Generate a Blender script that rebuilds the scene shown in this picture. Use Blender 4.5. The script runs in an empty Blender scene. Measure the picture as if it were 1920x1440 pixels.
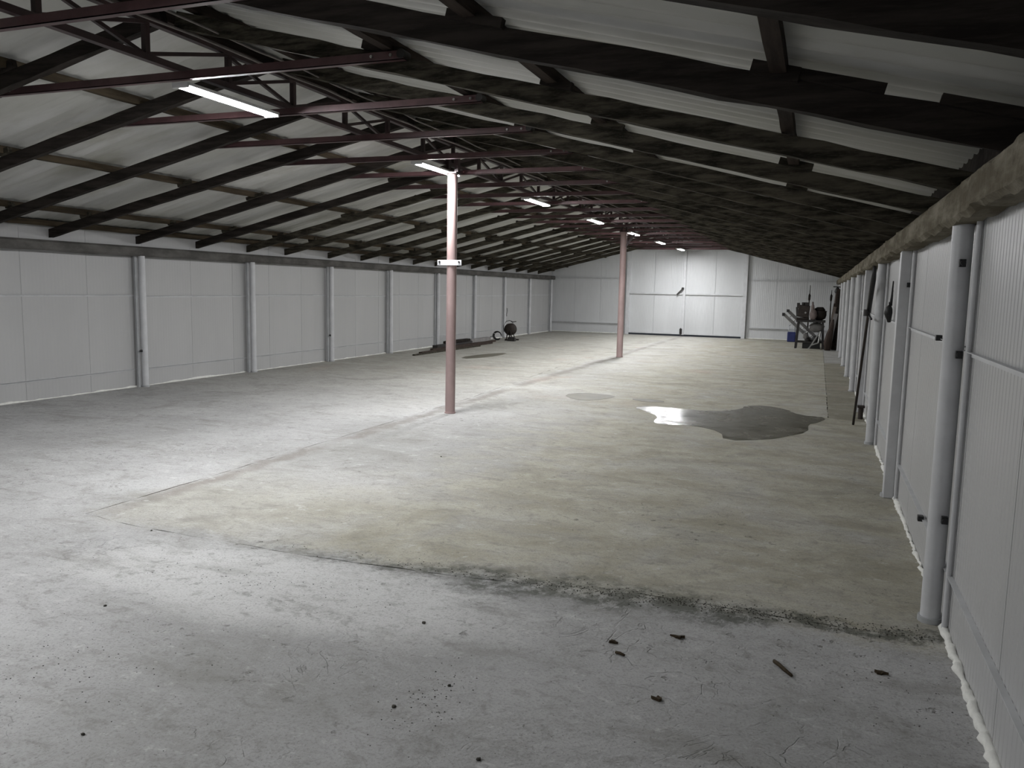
import bpy, bmesh, math, random
from mathutils import Vector, Matrix
random.seed(7)
C = bpy.context.scene.collection
S = bpy.context.scene

# ---------------------------------------------------------------- camera
H = 1.8
F, PITCH, YAW, ROLL, CX, CY = 1507.0, .1199, .3615, .0206, 957.8, 722.4
r0 = Vector((math.cos(YAW), math.sin(YAW), 0))
fw = Vector((-math.sin(YAW)*math.cos(PITCH), math.cos(YAW)*math.cos(PITCH), -math.sin(PITCH)))
u0 = r0.cross(fw)
cr = r0*math.cos(ROLL)+u0*math.sin(ROLL); cu = -r0*math.sin(ROLL)+u0*math.cos(ROLL)
cam = bpy.data.cameras.new('camera'); co = bpy.data.objects.new('camera', cam); C.objects.link(co)
m = Matrix((( cr.x, cu.x, -fw.x, 0), (cr.y, cu.y, -fw.y, 0), (cr.z, cu.z, -fw.z, H), (0, 0, 0, 1)))
co.matrix_world = m
cam.sensor_width = 36; cam.lens = F/1920*36
cam.shift_x = (960-CX)/1920; cam.shift_y = (CY-720)/1920
cam.clip_start = .05; cam.clip_end = 200
S.camera = co

# ---------------------------------------------------------------- world, exposure, lamp strength
w = bpy.data.worlds.new('world'); S.world = w; w.use_nodes = True
w.node_tree.nodes['Background'].inputs[0].default_value = (.02, .022, .026, 1)
w.node_tree.nodes['Background'].inputs[1].default_value = 1.0
S.view_settings.view_transform = 'Standard'; S.view_settings.look = 'None'
S.view_settings.gamma = 1; S.view_settings.use_curve_mapping = False
S.view_settings.exposure = 0.42
LAMP = 268.0

# ---------------------------------------------------------------- materials
def newmat(name):
    mt = bpy.data.materials.new(name); mt.use_nodes = True
    nt = mt.node_tree; b = nt.nodes['Principled BSDF']
    return mt, nt, b
class N:
    """tiny helper to write node maths"""
    def __init__(s, nt): s.nt = nt
    def add(s, t, **k):
        n = s.nt.nodes.new(t)
        for a, v in k.items(): setattr(n, a, v)
        return n
    def link(s, a, b): s.nt.links.new(a, b)
    def math(s, op, a, b=0.0, clamp=False):
        n = s.add('ShaderNodeMath', operation=op, use_clamp=clamp)
        for i, v in enumerate((a, b)):
            if isinstance(v, (int, float)): n.inputs[i].default_value = v
            else: s.link(v, n.inputs[i])
        return n.outputs[0]
    def pos(s):
        if not hasattr(s, '_p'):
            s._p = s.add('ShaderNodeTexCoord').outputs['Object']
        return s._p
    def xyz(s):
        if not hasattr(s, '_x'):
            n = s.add('ShaderNodeSeparateXYZ'); s.link(s.pos(), n.inputs[0]); s._x = n.outputs
        return s._x
    def noise(s, scale, detail=4, rough=.55, stretch=None, off=0.0, dist=0.0, seed=None):
        mp = s.add('ShaderNodeMapping'); s.link(s.pos(), mp.inputs[0])
        mp.inputs['Scale'].default_value = stretch or (1, 1, 1)
        mp.inputs['Location'].default_value = (off, off*1.7, off*.6)
        n = s.add('ShaderNodeTexNoise'); n.inputs['Scale'].default_value = scale
        n.inputs['Detail'].default_value = detail; n.inputs['Roughness'].default_value = rough
        n.inputs['Distortion'].default_value = dist
        if seed is not None:
            a = s.add('ShaderNodeVectorMath', operation='ADD'); s.link(mp.outputs[0], a.inputs[0]); s.link(seed, a.inputs[1]); s.link(a.outputs[0], n.inputs['Vector'])
        else: s.link(mp.outputs[0], n.inputs['Vector'])
        return n.outputs[0]
    def rnd(s):
        n = s.add('ShaderNodeObjectInfo'); return n.outputs['Random']
    def step(s, v, lo, hi):   # smooth 0..1
        n = s.add('ShaderNodeMapRange', interpolation_type='SMOOTHSTEP')
        if isinstance(v, (int, float)): n.inputs[0].default_value = v
        else: s.link(v, n.inputs[0])
        n.inputs[1].default_value = lo; n.inputs[2].default_value = hi
        return n.outputs[0]
    def mix(s, f, a, b):
        n = s.add('ShaderNodeMix', data_type='RGBA')
        for i, v in ((0, f), (6, a), (7, b)):
            if isinstance(v, (int, float)): n.inputs[i].default_value = v
            elif isinstance(v, tuple): n.inputs[i].default_value = (*v, 1)
            else: s.link(v, n.inputs[i])
        return n.outputs[2]
    def bump(s, h, strength, dist, bsdf):
        n = s.add('ShaderNodeBump'); n.inputs['Strength'].default_value = strength; n.inputs['Distance'].default_value = dist
        s.link(h, n.inputs['Height']); s.link(n.outputs[0], bsdf.inputs['Normal'])

def simple(name, col, rough=.6, metal=0, var=.15, scale=6, stretch=None, bump=.2, bd=.004, col2=None, edge=(.35, .7)):
    mt, nt, b = newmat(name); n = N(nt)
    sd = n.math('MULTIPLY', n.rnd(), 37.0)
    cb = n.add('ShaderNodeCombineXYZ'); n.link(sd, cb.inputs[0]); n.link(sd, cb.inputs[1]); n.link(sd, cb.inputs[2])
    ns = n.noise(scale, 5, .6, stretch, seed=cb.outputs[0])
    dark = tuple(c*(1-var*2) for c in col) if col2 is None else col2
    c1 = n.mix(n.step(ns, *edge), dark, col)
    fine = n.noise(scale*7, 4, .6, stretch, 3.1, seed=cb.outputs[0])
    hs = n.math('MULTIPLY_ADD', fine, var*1.2); 
    c2 = n.mix(n.math('MULTIPLY', n.step(fine, .5, .8), var*1.5, True), c1, tuple(min(1, c*1.25) for c in col))
    n.link(c2, b.inputs['Base Color'])
    b.inputs['Roughness'].default_value = rough; b.inputs['Metallic'].default_value = metal
    if rough > .78: b.inputs['Specular IOR Level'].default_value = .12
    if bump: n.bump(n.math('ADD', ns, n.math('MULTIPLY', fine, .4)), bump, bd, b)
    return mt

M = {}
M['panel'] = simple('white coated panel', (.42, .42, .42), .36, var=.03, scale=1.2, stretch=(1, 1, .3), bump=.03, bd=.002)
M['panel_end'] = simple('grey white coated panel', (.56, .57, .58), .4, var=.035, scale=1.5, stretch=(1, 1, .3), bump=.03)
M['post'] = simple('white painted steel', (.56, .565, .58), .38, var=.06, scale=5, bump=.06, bd=.002)
M['postgrey'] = simple('grey painted steel', (.40, .41, .42), .45, var=.08, scale=6, bump=.06)
M['foam'] = simple('expanding foam', (.78, .78, .74), .85, var=.06, scale=20, bump=.6, bd=.01)
M['wood'] = simple('dark weathered timber', (.036, .030, .026), .82, var=.30, scale=3, stretch=(.6, 6, 6), bump=.5, bd=.006)
M['woodgreen'] = simple('dusty timber', (.085, .076, .058), .85, var=.40, scale=4, stretch=(.8, 5, 5), bump=.5, bd=.006)
M['purlin'] = simple('old yellowish timber', (.075, .058, .038), .8, var=.3, scale=3, stretch=(6, .5, 6), bump=.4, bd=.005)
M['purlindark'] = simple('dark purlin timber', (.048, .036, .03), .8, var=.3, scale=3, stretch=(6, .5, 6), bump=.4, bd=.005)
M['steel'] = simple('red brown primed steel', (.050, .027, .028), .5, var=.2, scale=5, bump=.1, bd=.002)
M['tie'] = simple('red oxide painted steel', (.098, .050, .052), .42, var=.18, scale=4, bump=.1, bd=.002)
M['column'] = simple('dusty rose primed pipe', (.42, .305, .295), .5, var=.12, scale=3, stretch=(1, 1, .5), bump=.08, bd=.002)
M['bolt'] = simple('bright zinc bolt', (.6, .6, .58), .3, 1, var=.1, bump=0)
M['black'] = simple('black plastic', (.015, .015, .016), .5, var=.1, bump=0)
M['rust'] = simple('rusty dark iron', (.034, .024, .019), .7, var=.25, scale=9, bump=.3)
M['darkmetal'] = simple('dark painted metal', (.024, .021, .02), .6, var=.2, scale=8, bump=.2)
M['alu'] = simple('dull aluminium', (.42, .42, .41), .4, .7, var=.1, scale=8, bump=.1)
M['rail'] = simple('pale rail', (.55, .56, .57), .45, var=.08, scale=4, bump=.05)
M['conduit'] = simple('dusty conduit', (.17, .15, .14), .6, var=.15, bump=0)
M['blue'] = simple('blue plastic', (.015, .025, .13), .4, var=.1, bump=0)
M['white_plastic'] = simple('milky plastic', (.45, .47, .5), .4, var=.1, bump=0)
M['sack'] = simple('pale pinkish sackcloth', (.22, .18, .17), .85, var=.12, scale=10, bump=.5, bd=.01)
M['greycloth'] = simple('grey plastic sheet', (.26, .25, .245), .6, var=.12, scale=6, bump=.4, bd=.01)
M['plank'] = simple('old brown plank', (.07, .052, .044), .8, var=.25, scale=3, stretch=(6, 6, .6), bump=.4)
M['plankpale'] = simple('pale plank', (.20, .165, .145), .75, var=.15, scale=3, stretch=(6, 6, .6), bump=.3)
M['leaf'] = simple('dry leaf', (.06, .045, .028), .8, var=.2, scale=30, bump=.3)
M['clod'] = simple('dark soil crumb', (.085, .08, .07), .95, var=.3, scale=30, bump=.5)
M['chip'] = simple('grey concrete chip', (.2, .2, .19), .95, var=.2, scale=30, bump=.5)

def roof_mat():
    mt, nt, b = newmat('grey roof sheeting with grime'); n = N(nt)
    x, y, z = n.xyz()
    sd = n.math('MULTIPLY', n.rnd(), 31.0)
    cb = n.add('ShaderNodeCombineXYZ')
    for i in range(3): n.link(sd, cb.inputs[i])
    a = n.noise(1.1, 5, .6, (.5, 1.6, 1), seed=cb.outputs[0])
    c = n.mix(n.step(a, .35, .7), (.43, .43, .40), (.55, .55, .535))
    g = n.noise(.9, 5, .65, (.6, 1, 1), 4.2, seed=cb.outputs[0])
    c = n.mix(n.math('MULTIPLY', n.step(g, .52, .75), .55), c, (.26, .245, .175))
    st = n.noise(5, 4, .6, (.15, 5, 1), 8.1)
    c = n.mix(n.math('MULTIPLY', n.step(st, .55, .8), .25), c, (.22, .215, .18))
    n.link(c, b.inputs['Base Color']); b.inputs['Roughness'].default_value = .5
    b.inputs['Specular IOR Level'].default_value = .3
    n.bump(a, .1, .004, b)
    return mt
M['roof'] = roof_mat()

def beam_mat():
    mt, nt, b = newmat('crusted pale wall plate'); n = N(nt)
    a = n.noise(3.2, 6, .65, (1, .5, 2)); f = n.noise(16, 5, .7)
    c = n.mix(n.step(a, .4, .65), (.11, .095, .066), (.23, .21, .165))
    c = n.mix(n.math('MULTIPLY', n.step(f, .55, .75), .6), c, (.05, .044, .03))
    n.link(c, b.inputs['Base Color']); b.inputs['Roughness'].default_value = .9; b.inputs['Specular IOR Level'].default_value = .15
    n.bump(n.math('ADD', a, f), .7, .02, b)
    return mt
M['crust'] = beam_mat()
M['beamgrey'] = simple('grey dusty wall plate', (.13, .125, .118), .85, var=.22, scale=4, stretch=(1, .5, 1), bump=.4, bd=.01)

def concrete(name, kind):
    mt, nt, b = newmat(name); n = N(nt); x, y, z = n.xyz()
    big = n.noise(.42, 5, .6, None, 2.0)
    med = n.noise(1.7, 6, .62, (1, 1.5, 1), 5.0)
    strk = n.noise(2.6, 5, .65, (.55, 1.6, 1), 9.0, .6)
    fine = n.noise(24, 6, .7, (1, 1.3, 1), 1.0)
    grit = n.noise(75, 4, .7, None, 3.0)
    cloud = n.noise(1.1, 7, .68, (1, 1, 1), 61.0, .8)
    swirl = n.noise(2.3, 3, .5, (1, 1, 1), 71.0, 2.2)
    speck = n.noise(13, 4, .6, (1, 1, 1), 7.0)
    speck2 = n.noise(38, 2, .5, (1, 1, 1), 17.0)
    inv = lambda v: n.math('SUBTRACT', 1.0, v)
    mul = lambda p, q: n.math('MULTIPLY', p, q)
    c = n.mix(n.step(big, .3, .7), (.30, .30, .296), (.42, .42, .42))
    edge = mul(n.math('SUBTRACT', med, .5), .9); edge2 = mul(n.math('SUBTRACT', fine, .5), .35)
    ex = n.math('ADD', n.math('ADD', x, edge), edge2); ey = n.math('ADD', n.math('ADD', y, mul(edge, .6)), edge2)
    tan = n.mix(n.step(med, .35, .7), (.315, .295, .225), (.43, .415, .345))
    if kind == 'strip': tan = n.mix(n.step(med, .35, .7), (.21, .197, .15), (.29, .275, .22))
    if kind == 'pale': tan = n.mix(n.step(med, .35, .7), (.32, .315, .30), (.40, .395, .38))
    if kind == 'main':
        right = mul(n.step(ex, -5.45, -5.0), n.step(ey, 4.35, 4.62))
        near = mul(n.step(y, 5.4, 6.8), inv(n.step(y, 9.5, 13.0)))
        d = n.math('ADD', n.math('ADD', x, 3.2), mul(n.math('SUBTRACT', med, .5), 4.0))
        right = mul(right, inv(mul(mul(inv(n.step(d, -1.0, 1.0)), near), .85)))
        right = mul(right, n.math('ADD', .45, mul(n.step(x, -4.8, -2.4), .55)))
        right = mul(right, n.math('ADD', .55, mul(n.step(cloud, .35, .6), .45)))
        left = mul(inv(n.step(ex, -5.45, -5.0)), mul(n.step(n.math('ADD', y, mul(big, 6.0)), 11.0, 20.0), .5))
        msk = n.math('MAXIMUM', right, left)
        c = n.mix(msk, c, tan)
    else: c = tan
    rd = n.noise(.8, 4, .6, (1, .6, 1), 23.0)
    far = n.step(y, 9.0, 15.0)
    c = n.mix(mul(mul(n.step(rd, .56, .75), far), .4), c, (.40, .30, .24))
    dx = n.math('ABSOLUTE', n.math('ADD', n.math('ADD', x, 5.10), mul(n.math('SUBTRACT', med, .5), .5)))
    sm = mul(mul(inv(n.step(dx, .02, .17)), n.step(y, 4.3, 5.2)), n.step(n.noise(.7, 3, .5, None, 31.0), .3, .55))
    c = n.mix(mul(sm, .6), c, (.165, .145, .13))
    # pale scraped cement smear on the front slab
    px = n.math('DIVIDE', n.math('ADD', ex, 2.9), 1.5); py = n.math('DIVIDE', n.math('SUBTRACT', ey, 3.85), .55)
    pr = n.math('ADD', mul(px, px), mul(py, py))
    c = n.mix(mul(inv(n.step(pr, .3, 1.5)), mul(inv(n.step(y, 4.3, 4.5)), .7)), c, (.60, .60, .595))
    # mottling, trowel marks and scuffs
    c = n.mix(mul(n.step(cloud, .50, .72), .50), c, (.185, .18, .162))
    c = n.mix(mul(inv(n.step(cloud, .26, .40)), .45), c, (.52, .52, .515))
    c = n.mix(mul(n.step(strk, .52, .72), .40), c, (.18, .175, .155))
    c = n.mix(mul(n.step(fine, .50, .72), .42), c, (.165, .163, .15))
    c = n.mix(mul(inv(n.step(fine, .28, .42)), .30), c, (.56, .56, .55))
    c = n.mix(mul(n.step(grit, .50, .68), .5), c, (.14, .138, .125))
    mot = n.noise(7.5, 6, .72, (1, 1.2, 1), 91.0, .5)
    c = n.mix(mul(n.step(mot, .52, .70), .5), c, (.17, .167, .15))
    c = n.mix(mul(inv(n.step(mot, .30, .42)), .4), c, (.58, .58, .57))
    ridge = inv(n.step(n.math('ABSOLUTE', n.math('SUBTRACT', n.math('ADD', swirl, mul(n.math('SUBTRACT', fine, .5), .05)), .5)), .003, .02))
    ridge = mul(mul(ridge, n.step(n.noise(.8, 4, .6, None, 81.0), .54, .64)), n.step(speck, .40, .55))
    c = n.mix(mul(ridge, .22), c, (.11, .107, .095))
    patch = n.step(n.noise(.9, 4, .6, None, 12.0), .45, .65)
    sp = mul(n.step(speck, .62, .70), patch)
    c = n.mix(mul(sp, .6), c, (.085, .082, .068))
    sp2 = mul(n.step(speck2, .68, .74), n.step(n.noise(1.3, 4, .6, None, 22.0), .4, .65))
    c = n.mix(mul(sp2, .7), c, (.07, .067, .058))
    # dark soil and moss caught along the joint in front
    line = n.math('ADD', 4.45, mul(n.step(x, -2.5, .6), .14))
    dd = n.math('SUBTRACT', n.math('ADD', y, mul(n.math('SUBTRACT', n.noise(2.4, 6, .7, (1, 1, 1), 41.0), .5), .75)), line)
    dy = n.math('ABSOLUTE', dd)
    wide = n.math('ADD', .07, mul(mul(n.step(x, -2.8, -1.3), inv(n.step(x, -.6, .3))), .16))
    band = inv(n.step(n.math('DIVIDE', dy, wide), .25, 1.5))
    band = mul(band, n.step(x, -4.9, -1.6))
    bn = n.step(n.noise(7.0, 6, .75, None, 51.0), .36, .56)
    c = n.mix(mul(mul(band, bn), .85), c, (.062, .066, .052))
    c = n.mix(mul(mul(band, inv(bn)), .35), c, (.30, .31, .30))
    n.link(c, b.inputs['Base Color'])
    b.inputs['Roughness'].default_value = .8
    b.inputs['Specular IOR Level'].default_value = .3
    h = n.math('ADD', mul(strk, .8), n.math('ADD', mul(fine, .45), mul(med, 1.0)))
    h = n.math('ADD', h, n.math('ADD', mul(grit, .12), mul(cloud, .8)))
    h = n.math('SUBTRACT', h, mul(n.math('ADD', sp, n.math('ADD', mul(band, bn), ridge)), .35))
    n.bump(h, .7, .024, b)
    return mt
for k in ('main', 'strip', 'pale'): M['c_'+k] = concrete('concrete '+k, k)

def puddle_mat():
    mt, nt, b = newmat('wet concrete'); n = N(nt)
    a = n.noise(2.2, 5, .6, (1, 1.4, 1)); f = n.noise(14, 4, .6)
    c = n.mix(n.step(a, .35, .65), (.085, .08, .06), (.13, .122, .10))
    n.link(c, b.inputs['Base Color'])
    rr = n.add('ShaderNodeMapRange'); n.link(a, rr.inputs[0]); rr.inputs[1].default_value = .35; rr.inputs[2].default_value = .65
    rr.inputs[3].default_value = .10; rr.inputs[4].default_value = .32
    n.link(rr.outputs[0], b.inputs['Roughness'])
    n.bump(f, .12, .004, b)
    return mt
M['wet'] = puddle_mat()
M['damp'] = simple('damp concrete', (.13, .12, .09), .6, var=.15, scale=3, bump=.1)

mt, nt, b = newmat('glowing diffuser'); b.inputs['Base Color'].default_value = (.9, .9, .9, 1)
b.inputs['Emission Color'].default_value = (.985, .99, 1, 1); b.inputs['Emission Strength'].default_value = LAMP
M['glow'] = mt
M['lampbody'] = simple('white lamp housing', (.7, .7, .7), .4, var=.05, bump=0)

# ---------------------------------------------------------------- mesh helpers
class MB:
    def __init__(s): s.v = []; s.f = []; s.sm = []
    def poly(s, vs, fs, smooth=False):
        o = len(s.v); s.v += [tuple(p) for p in vs]; s.f += [tuple(i+o for i in f) for f in fs]; s.sm += [smooth]*len(fs)
    def box(s, c, d, rot=None):
        hx, hy, hz = d[0]/2, d[1]/2, d[2]/2
        vs = [Vector((a*hx, b_*hy, c_*hz)) for a in (-1, 1) for b_ in (-1, 1) for c_ in (-1, 1)]
        if rot is not None: vs = [rot @ v for v in vs]
        vs = [v+Vector(c) for v in vs]
        s.poly(vs, [(0, 1, 3, 2), (4, 6, 7, 5), (0, 4, 5, 1), (2, 3, 7, 6), (0, 2, 6, 4), (1, 5, 7, 3)])
    def bar(s, p0, p1, a, b_, up=(0, 0, 1)):
        """rectangular bar from p0 to p1, a = width across, b = height along up"""
        p0 = Vector(p0); p1 = Vector(p1); d = (p1-p0).normalized(); upv = Vector(up)
        if abs(d.dot(upv)) > .98: upv = Vector((0, 1, 0))
        sd = d.cross(upv).normalized(); u = sd.cross(d)
        vs = []
        for p in (p0, p1):
            for i, j in ((-1, -1), (1, -1), (1, 1), (-1, 1)): vs.append(p+sd*a/2*i+u*b_/2*j)
        s.poly(vs, [(3, 2, 1, 0), (4, 5, 6, 7), (0, 1, 5, 4), (1, 2, 6, 5), (2, 3, 7, 6), (3, 0, 4, 7)])
    def wbar(s, p0, p1, a, b_, seg, wob, up=(0, 0, 1)):
        """hewn bar with uneven edges"""
        p0 = Vector(p0); p1 = Vector(p1); d = (p1-p0).normalized(); upv = Vector(up)
        sd = d.cross(upv).normalized(); u = sd.cross(d); vs = []; fs = []
        for k in range(seg+1):
            p = p0.lerp(p1, k/seg)
            for i, j in ((-1, -1), (1, -1), (1, 1), (-1, 1)):
                vs.append(p+sd*(a/2*i+random.uniform(-wob, wob))+u*(b_/2*j+random.uniform(-wob, wob)))
        for k in range(seg):
            for q in range(4): fs.append((k*4+q, k*4+(q+1) % 4, k*4+4+(q+1) % 4, k*4+4+q))
        fs += [(3, 2, 1, 0), tuple(seg*4+q for q in range(4))]
        s.poly(vs, fs)
    def tube(s, p0, p1, r, n=12, r1=None, cap=True):
        p0 = Vector(p0); p1 = Vector(p1); r1 = r if r1 is None else r1; d = (p1-p0).normalized()
        t = Vector((0, 0, 1)) if abs(d.z) < .9 else Vector((1, 0, 0)); a = d.cross(t).normalized(); b_ = d.cross(a)
        vs = []
        for p, rr in ((p0, r), (p1, r1)):
            for k in range(n):
                an = 2*math.pi*k/n; vs.append(p+(a*math.cos(an)+b_*math.sin(an))*rr)
        s.poly(vs, [(k, (k+1) % n, n+(k+1) % n, n+k) for k in range(n)], True)
        if cap: s.poly(vs, [tuple(range(n))[::-1], tuple(range(n, 2*n))])
    def path(s, pts, rad, n=6, jit=0.0):
        pts = [Vector(p) for p in pts]; vs = []
        for i, p in enumerate(pts):
            d = (pts[min(i+1, len(pts)-1)]-pts[max(i-1, 0)]).normalized()
            t = Vector((0, 0, 1)) if abs(d.z) < .9 else Vector((1, 0, 0)); a = d.cross(t).normalized(); b_ = d.cross(a)
            rr = rad[i] if isinstance(rad, list) else rad
            for k in range(n):
                an = 2*math.pi*k/n; q = rr*(1+random.uniform(-jit, jit)); vs.append(p+(a*math.cos(an)+b_*math.sin(an))*q)
        fs = [(i*n+k, i*n+(k+1) % n, (i+1)*n+(k+1) % n, (i+1)*n+k) for i in range(len(pts)-1) for k in range(n)]
        fs += [tuple(range(n))[::-1], tuple((len(pts)-1)*n+k for k in range(n))]
        s.poly(vs, fs, True)
    def lathe(s, c, prof, n=20, axis='Z'):
        vs = []
        for r, z in prof:
            for k in range(n):
                an = 2*math.pi*k/n; x, y = r*math.cos(an), r*math.sin(an)
                vs.append(Vector(c)+(Vector((x, y, z)) if axis == 'Z' else Vector((x, z, y)) if axis == 'Y' else Vector((z, x, y))))
        L = len(prof)
        s.poly(vs, [(i*n+k, i*n+(k+1) % n, (i+1)*n+(k+1) % n, (i+1)*n+k) for i in range(L-1) for k in range(n)], True)
        s.poly(vs, [tuple(range(n))[::-1], tuple((L-1)*n+k for k in range(n))])
    def blob(s, c, d, jit=.15, sub=2, flat=None):
        bm = bmesh.new(); bmesh.ops.create_icosphere(bm, subdivisions=sub, radius=1)
        vs = []
        for v in bm.verts:
            k = 1+random.uniform(-jit, jit); p = Vector((v.co.x*d[0], v.co.y*d[1], v.co.z*d[2]))*k
            if flat is not None: p.z = max(p.z, flat)
            vs.append(p+Vector(c))
        s.poly(vs, [tuple(v.index for v in f.verts) for f in bm.faces], True); bm.free()
    def mesh(s, name, mat):
        me = bpy.data.meshes.new(name); me.from_pydata(s.v, [], s.f); me.update()
        me.polygons.foreach_set('use_smooth', s.sm)
        bm = bmesh.new(); bm.from_mesh(me); bmesh.ops.recalc_face_normals(bm, faces=bm.faces); bm.to_mesh(me); bm.free()
        me.materials.append(mat); return me
    def build(s, name, mat, parent=None, bevel=0):
        o = bpy.data.objects.new(name, s.mesh(name, mat)); C.objects.link(o)
        if parent is not None: o.parent = parent
        if bevel:
            md = o.modifiers.new('bevel', 'BEVEL'); md.width = bevel; md.segments = 2; md.limit_method = 'ANGLE'
        return o
def empty(name, loc=(0, 0, 0)):
    o = bpy.data.objects.new(name, None); o.empty_display_size = .2; o.location = loc; C.objects.link(o); return o
def tag(o, label, cat, group=None):
    o['label'] = label; o['category'] = cat
    if group: o['group'] = group
    return o
def struct(o): o['kind'] = 'structure'; return o
def inst(name, me, parent=None, loc=(0, 0, 0)):
    o = bpy.data.objects.new(name, me); C.objects.link(o); o.location = loc
    if parent is not None: o.parent = parent
    return o
ORD = ['first', 'second', 'third', 'fourth', 'fifth', 'sixth', 'seventh', 'eighth', 'ninth', 'tenth', 'eleventh', 'twelfth', 'thirteenth',
       'fourteenth', 'fifteenth', 'sixteenth', 'seventeenth', 'eighteenth', 'nineteenth', 'twentieth', 'twenty-first', 'twenty-second', 'twenty-third', 'twenty-fourth']

# ---------------------------------------------------------------- building dimensions
XL, XR, YE, YB = -10.80, .76, 33.30, -3.0
XC = -5.03; SL = .25
ZE = 2.42                      # underside of rafters at the eaves
def zr(x, dz=0): return ZE+dz+SL*(5.75-abs(x-XC))
RH, RW = .14, .075             # rafter depth and width
PH = .08                       # purlin depth
SHEET = RH+PH
NEAR = YB

# ---------------------------------------------------------------- floor
floor = MB(); floor.box(((XL+XR)/2, (YB+YE)/2, -.12), (XR-XL+.6, YE-YB+.6, .20))
floor = struct(floor.build('floor', M['c_pale']))
def slab(pts, mat):
    """slab with a slightly ragged outline, top at z = 0"""
    out = []
    for i, p in enumerate(pts):
        q = pts[(i+1) % len(pts)]; L = math.dist(p, q); k = max(1, int(L/.12)) if L > .5 else 1
        for j in range(k):
            t = j/k; x = p[0]+(q[0]-p[0])*t; y = p[1]+(q[1]-p[1])*t
            jt = .009 if 0 < j else 0
            out.append((x+random.uniform(-jt, jt), y+random.uniform(-jt, jt)))
    n = len(out)
    bm = bmesh.new()
    top = [bm.verts.new((x, y, 0)) for x, y in out]; bot = [bm.verts.new((x, y, -.05)) for x, y in out]
    bm.faces.new(top)
    for i in range(n): bm.faces.new((top[i], bot[i], bot[(i+1) % n], top[(i+1) % n]))
    bmesh.ops.recalc_face_normals(bm, faces=bm.faces)
    me = bpy.data.meshes.new('concrete_slab'); bm.to_mesh(me); bm.free(); me.materials.append(mat)
    o = bpy.data.objects.new('concrete_slab', me); C.objects.link(o); o.parent = floor; return o
g = .003
slab([(XL-.05, YB), (XR+.03, YB), (XR+.03, 4.60-g), (.29, 4.58-g), (-.9, 4.62-g), (-1.9, 4.45-g), (-3.1, 4.38-g), (-4.6, 4.42-g), (-5.2-g, 4.50),
      (-5.25-g, 12), (-5.6-g, 18.4), (-5.7-g, 24.4), (-6.0-g, YE), (XL-.05, YE)], M['c_main'])['label'] = 'grey concrete slab in the foreground and along the left wall'
slab([(-5.2+g, 4.50+g), (-4.6, 4.42+g), (-3.1, 4.38+g), (-1.9, 4.45+g), (-.9, 4.62+g), (.29, 4.58+g), (XR+.03, 4.60+g), (XR+.03, 12.4), (.24-g, 12.6), (.24-g, YE),
      (-6.0+g, YE), (-5.7+g, 24.4), (-5.6+g, 18.4), (-5.25+g, 12)], M['c_main'])['label'] = 'yellowish concrete slab right of the middle joint'
slab([(.24+g, 12.6+g), (XR+.03, 12.4+g), (XR+.03, 22.9-g), (.24+g, 22.9-g)], M['c_strip'])['label'] = 'darker strip of concrete beside the right wall'
slab([(.24+g, 22.9+g), (XR+.03, 22.9+g), (XR+.03, YE), (.24+g, YE)], M['c_pale'])['label'] = 'pale strip of concrete at the far right corner'

# ---------------------------------------------------------------- walls of ribbed panels
PW = 1.13
def panel_mesh(h0, h1, wid, ribs=18, depth=.0022, mat='panel', slope=0.0, gr=.012):
    """ribbed sandwich panel: lies in the YZ plane facing +x, y from 0 to wid"""
    mb = MB(); prof = []
    e = .005
    prof.append((-gr, 0)); prof.append((-gr, e*.5)); prof.append((0, e))
    step = (wid-2*e)/ribs
    for k in range(ribs):
        y = e+k*step
        prof += [(0, y+step*.42), (-depth, y+step*.52), (-depth, y+step*.88), (0, y+step*.98)]
    prof += [(0, wid-e), (-gr, wid-e*.5), (-gr, wid)]
    n = len(prof); vs = []
    for x, y in prof: vs.append((x, y, h0))
    for x, y in prof: vs.append((x, y, h1+slope*y))
    vs += [(-.06, 0, h0), (-.06, wid, h0), (-.06, wid, h1+slope*wid), (-.06, 0, h1)]
    fs = [(i, i+1, n+i+1, n+i) for i in range(n-1)]+[(2*n, 2*n+3, 2*n+2, 2*n+1), (0, n, 2*n+3, 2*n), (n-1, 2*n+1, 2*n+2, 2*n-1)]
    fs += [tuple(range(n, 2*n))+(2*n+2, 2*n+3)]
    mb.poly(vs, fs); return mb.mesh('wall_panel', M[mat])
def place(o, x, y, rot): o.location = (x, y, 0); o.rotation_euler = (0, 0, rot)

wl = struct(empty('wall_left', (XL, YB, 0))); wr = struct(empty('wall_right', (XR, YB, 0))); we = struct(empty('wall_back', (XC, YE, 0))); wf = struct(empty('wall_front', (XC, YB, 0)))
def kid(o, p):
    o.parent = p; o.matrix_parent_inverse = Matrix.Translation(p.location).inverted(); return o
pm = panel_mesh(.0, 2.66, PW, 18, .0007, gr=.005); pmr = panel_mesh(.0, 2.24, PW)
y = 8.43-PW*10
while y+PW < YE+.3:
    if y+PW > YB-.2:
        o = inst('wall_panel', pm); place(o, XL, y, 0); kid(o, wl)
    y += PW
y = 4.66-PW*7
while y < YE+.1:
    o = inst('wall_panel', pmr); place(o, XR, y+PW, math.pi); kid(o, wr)
    y += PW
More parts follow.
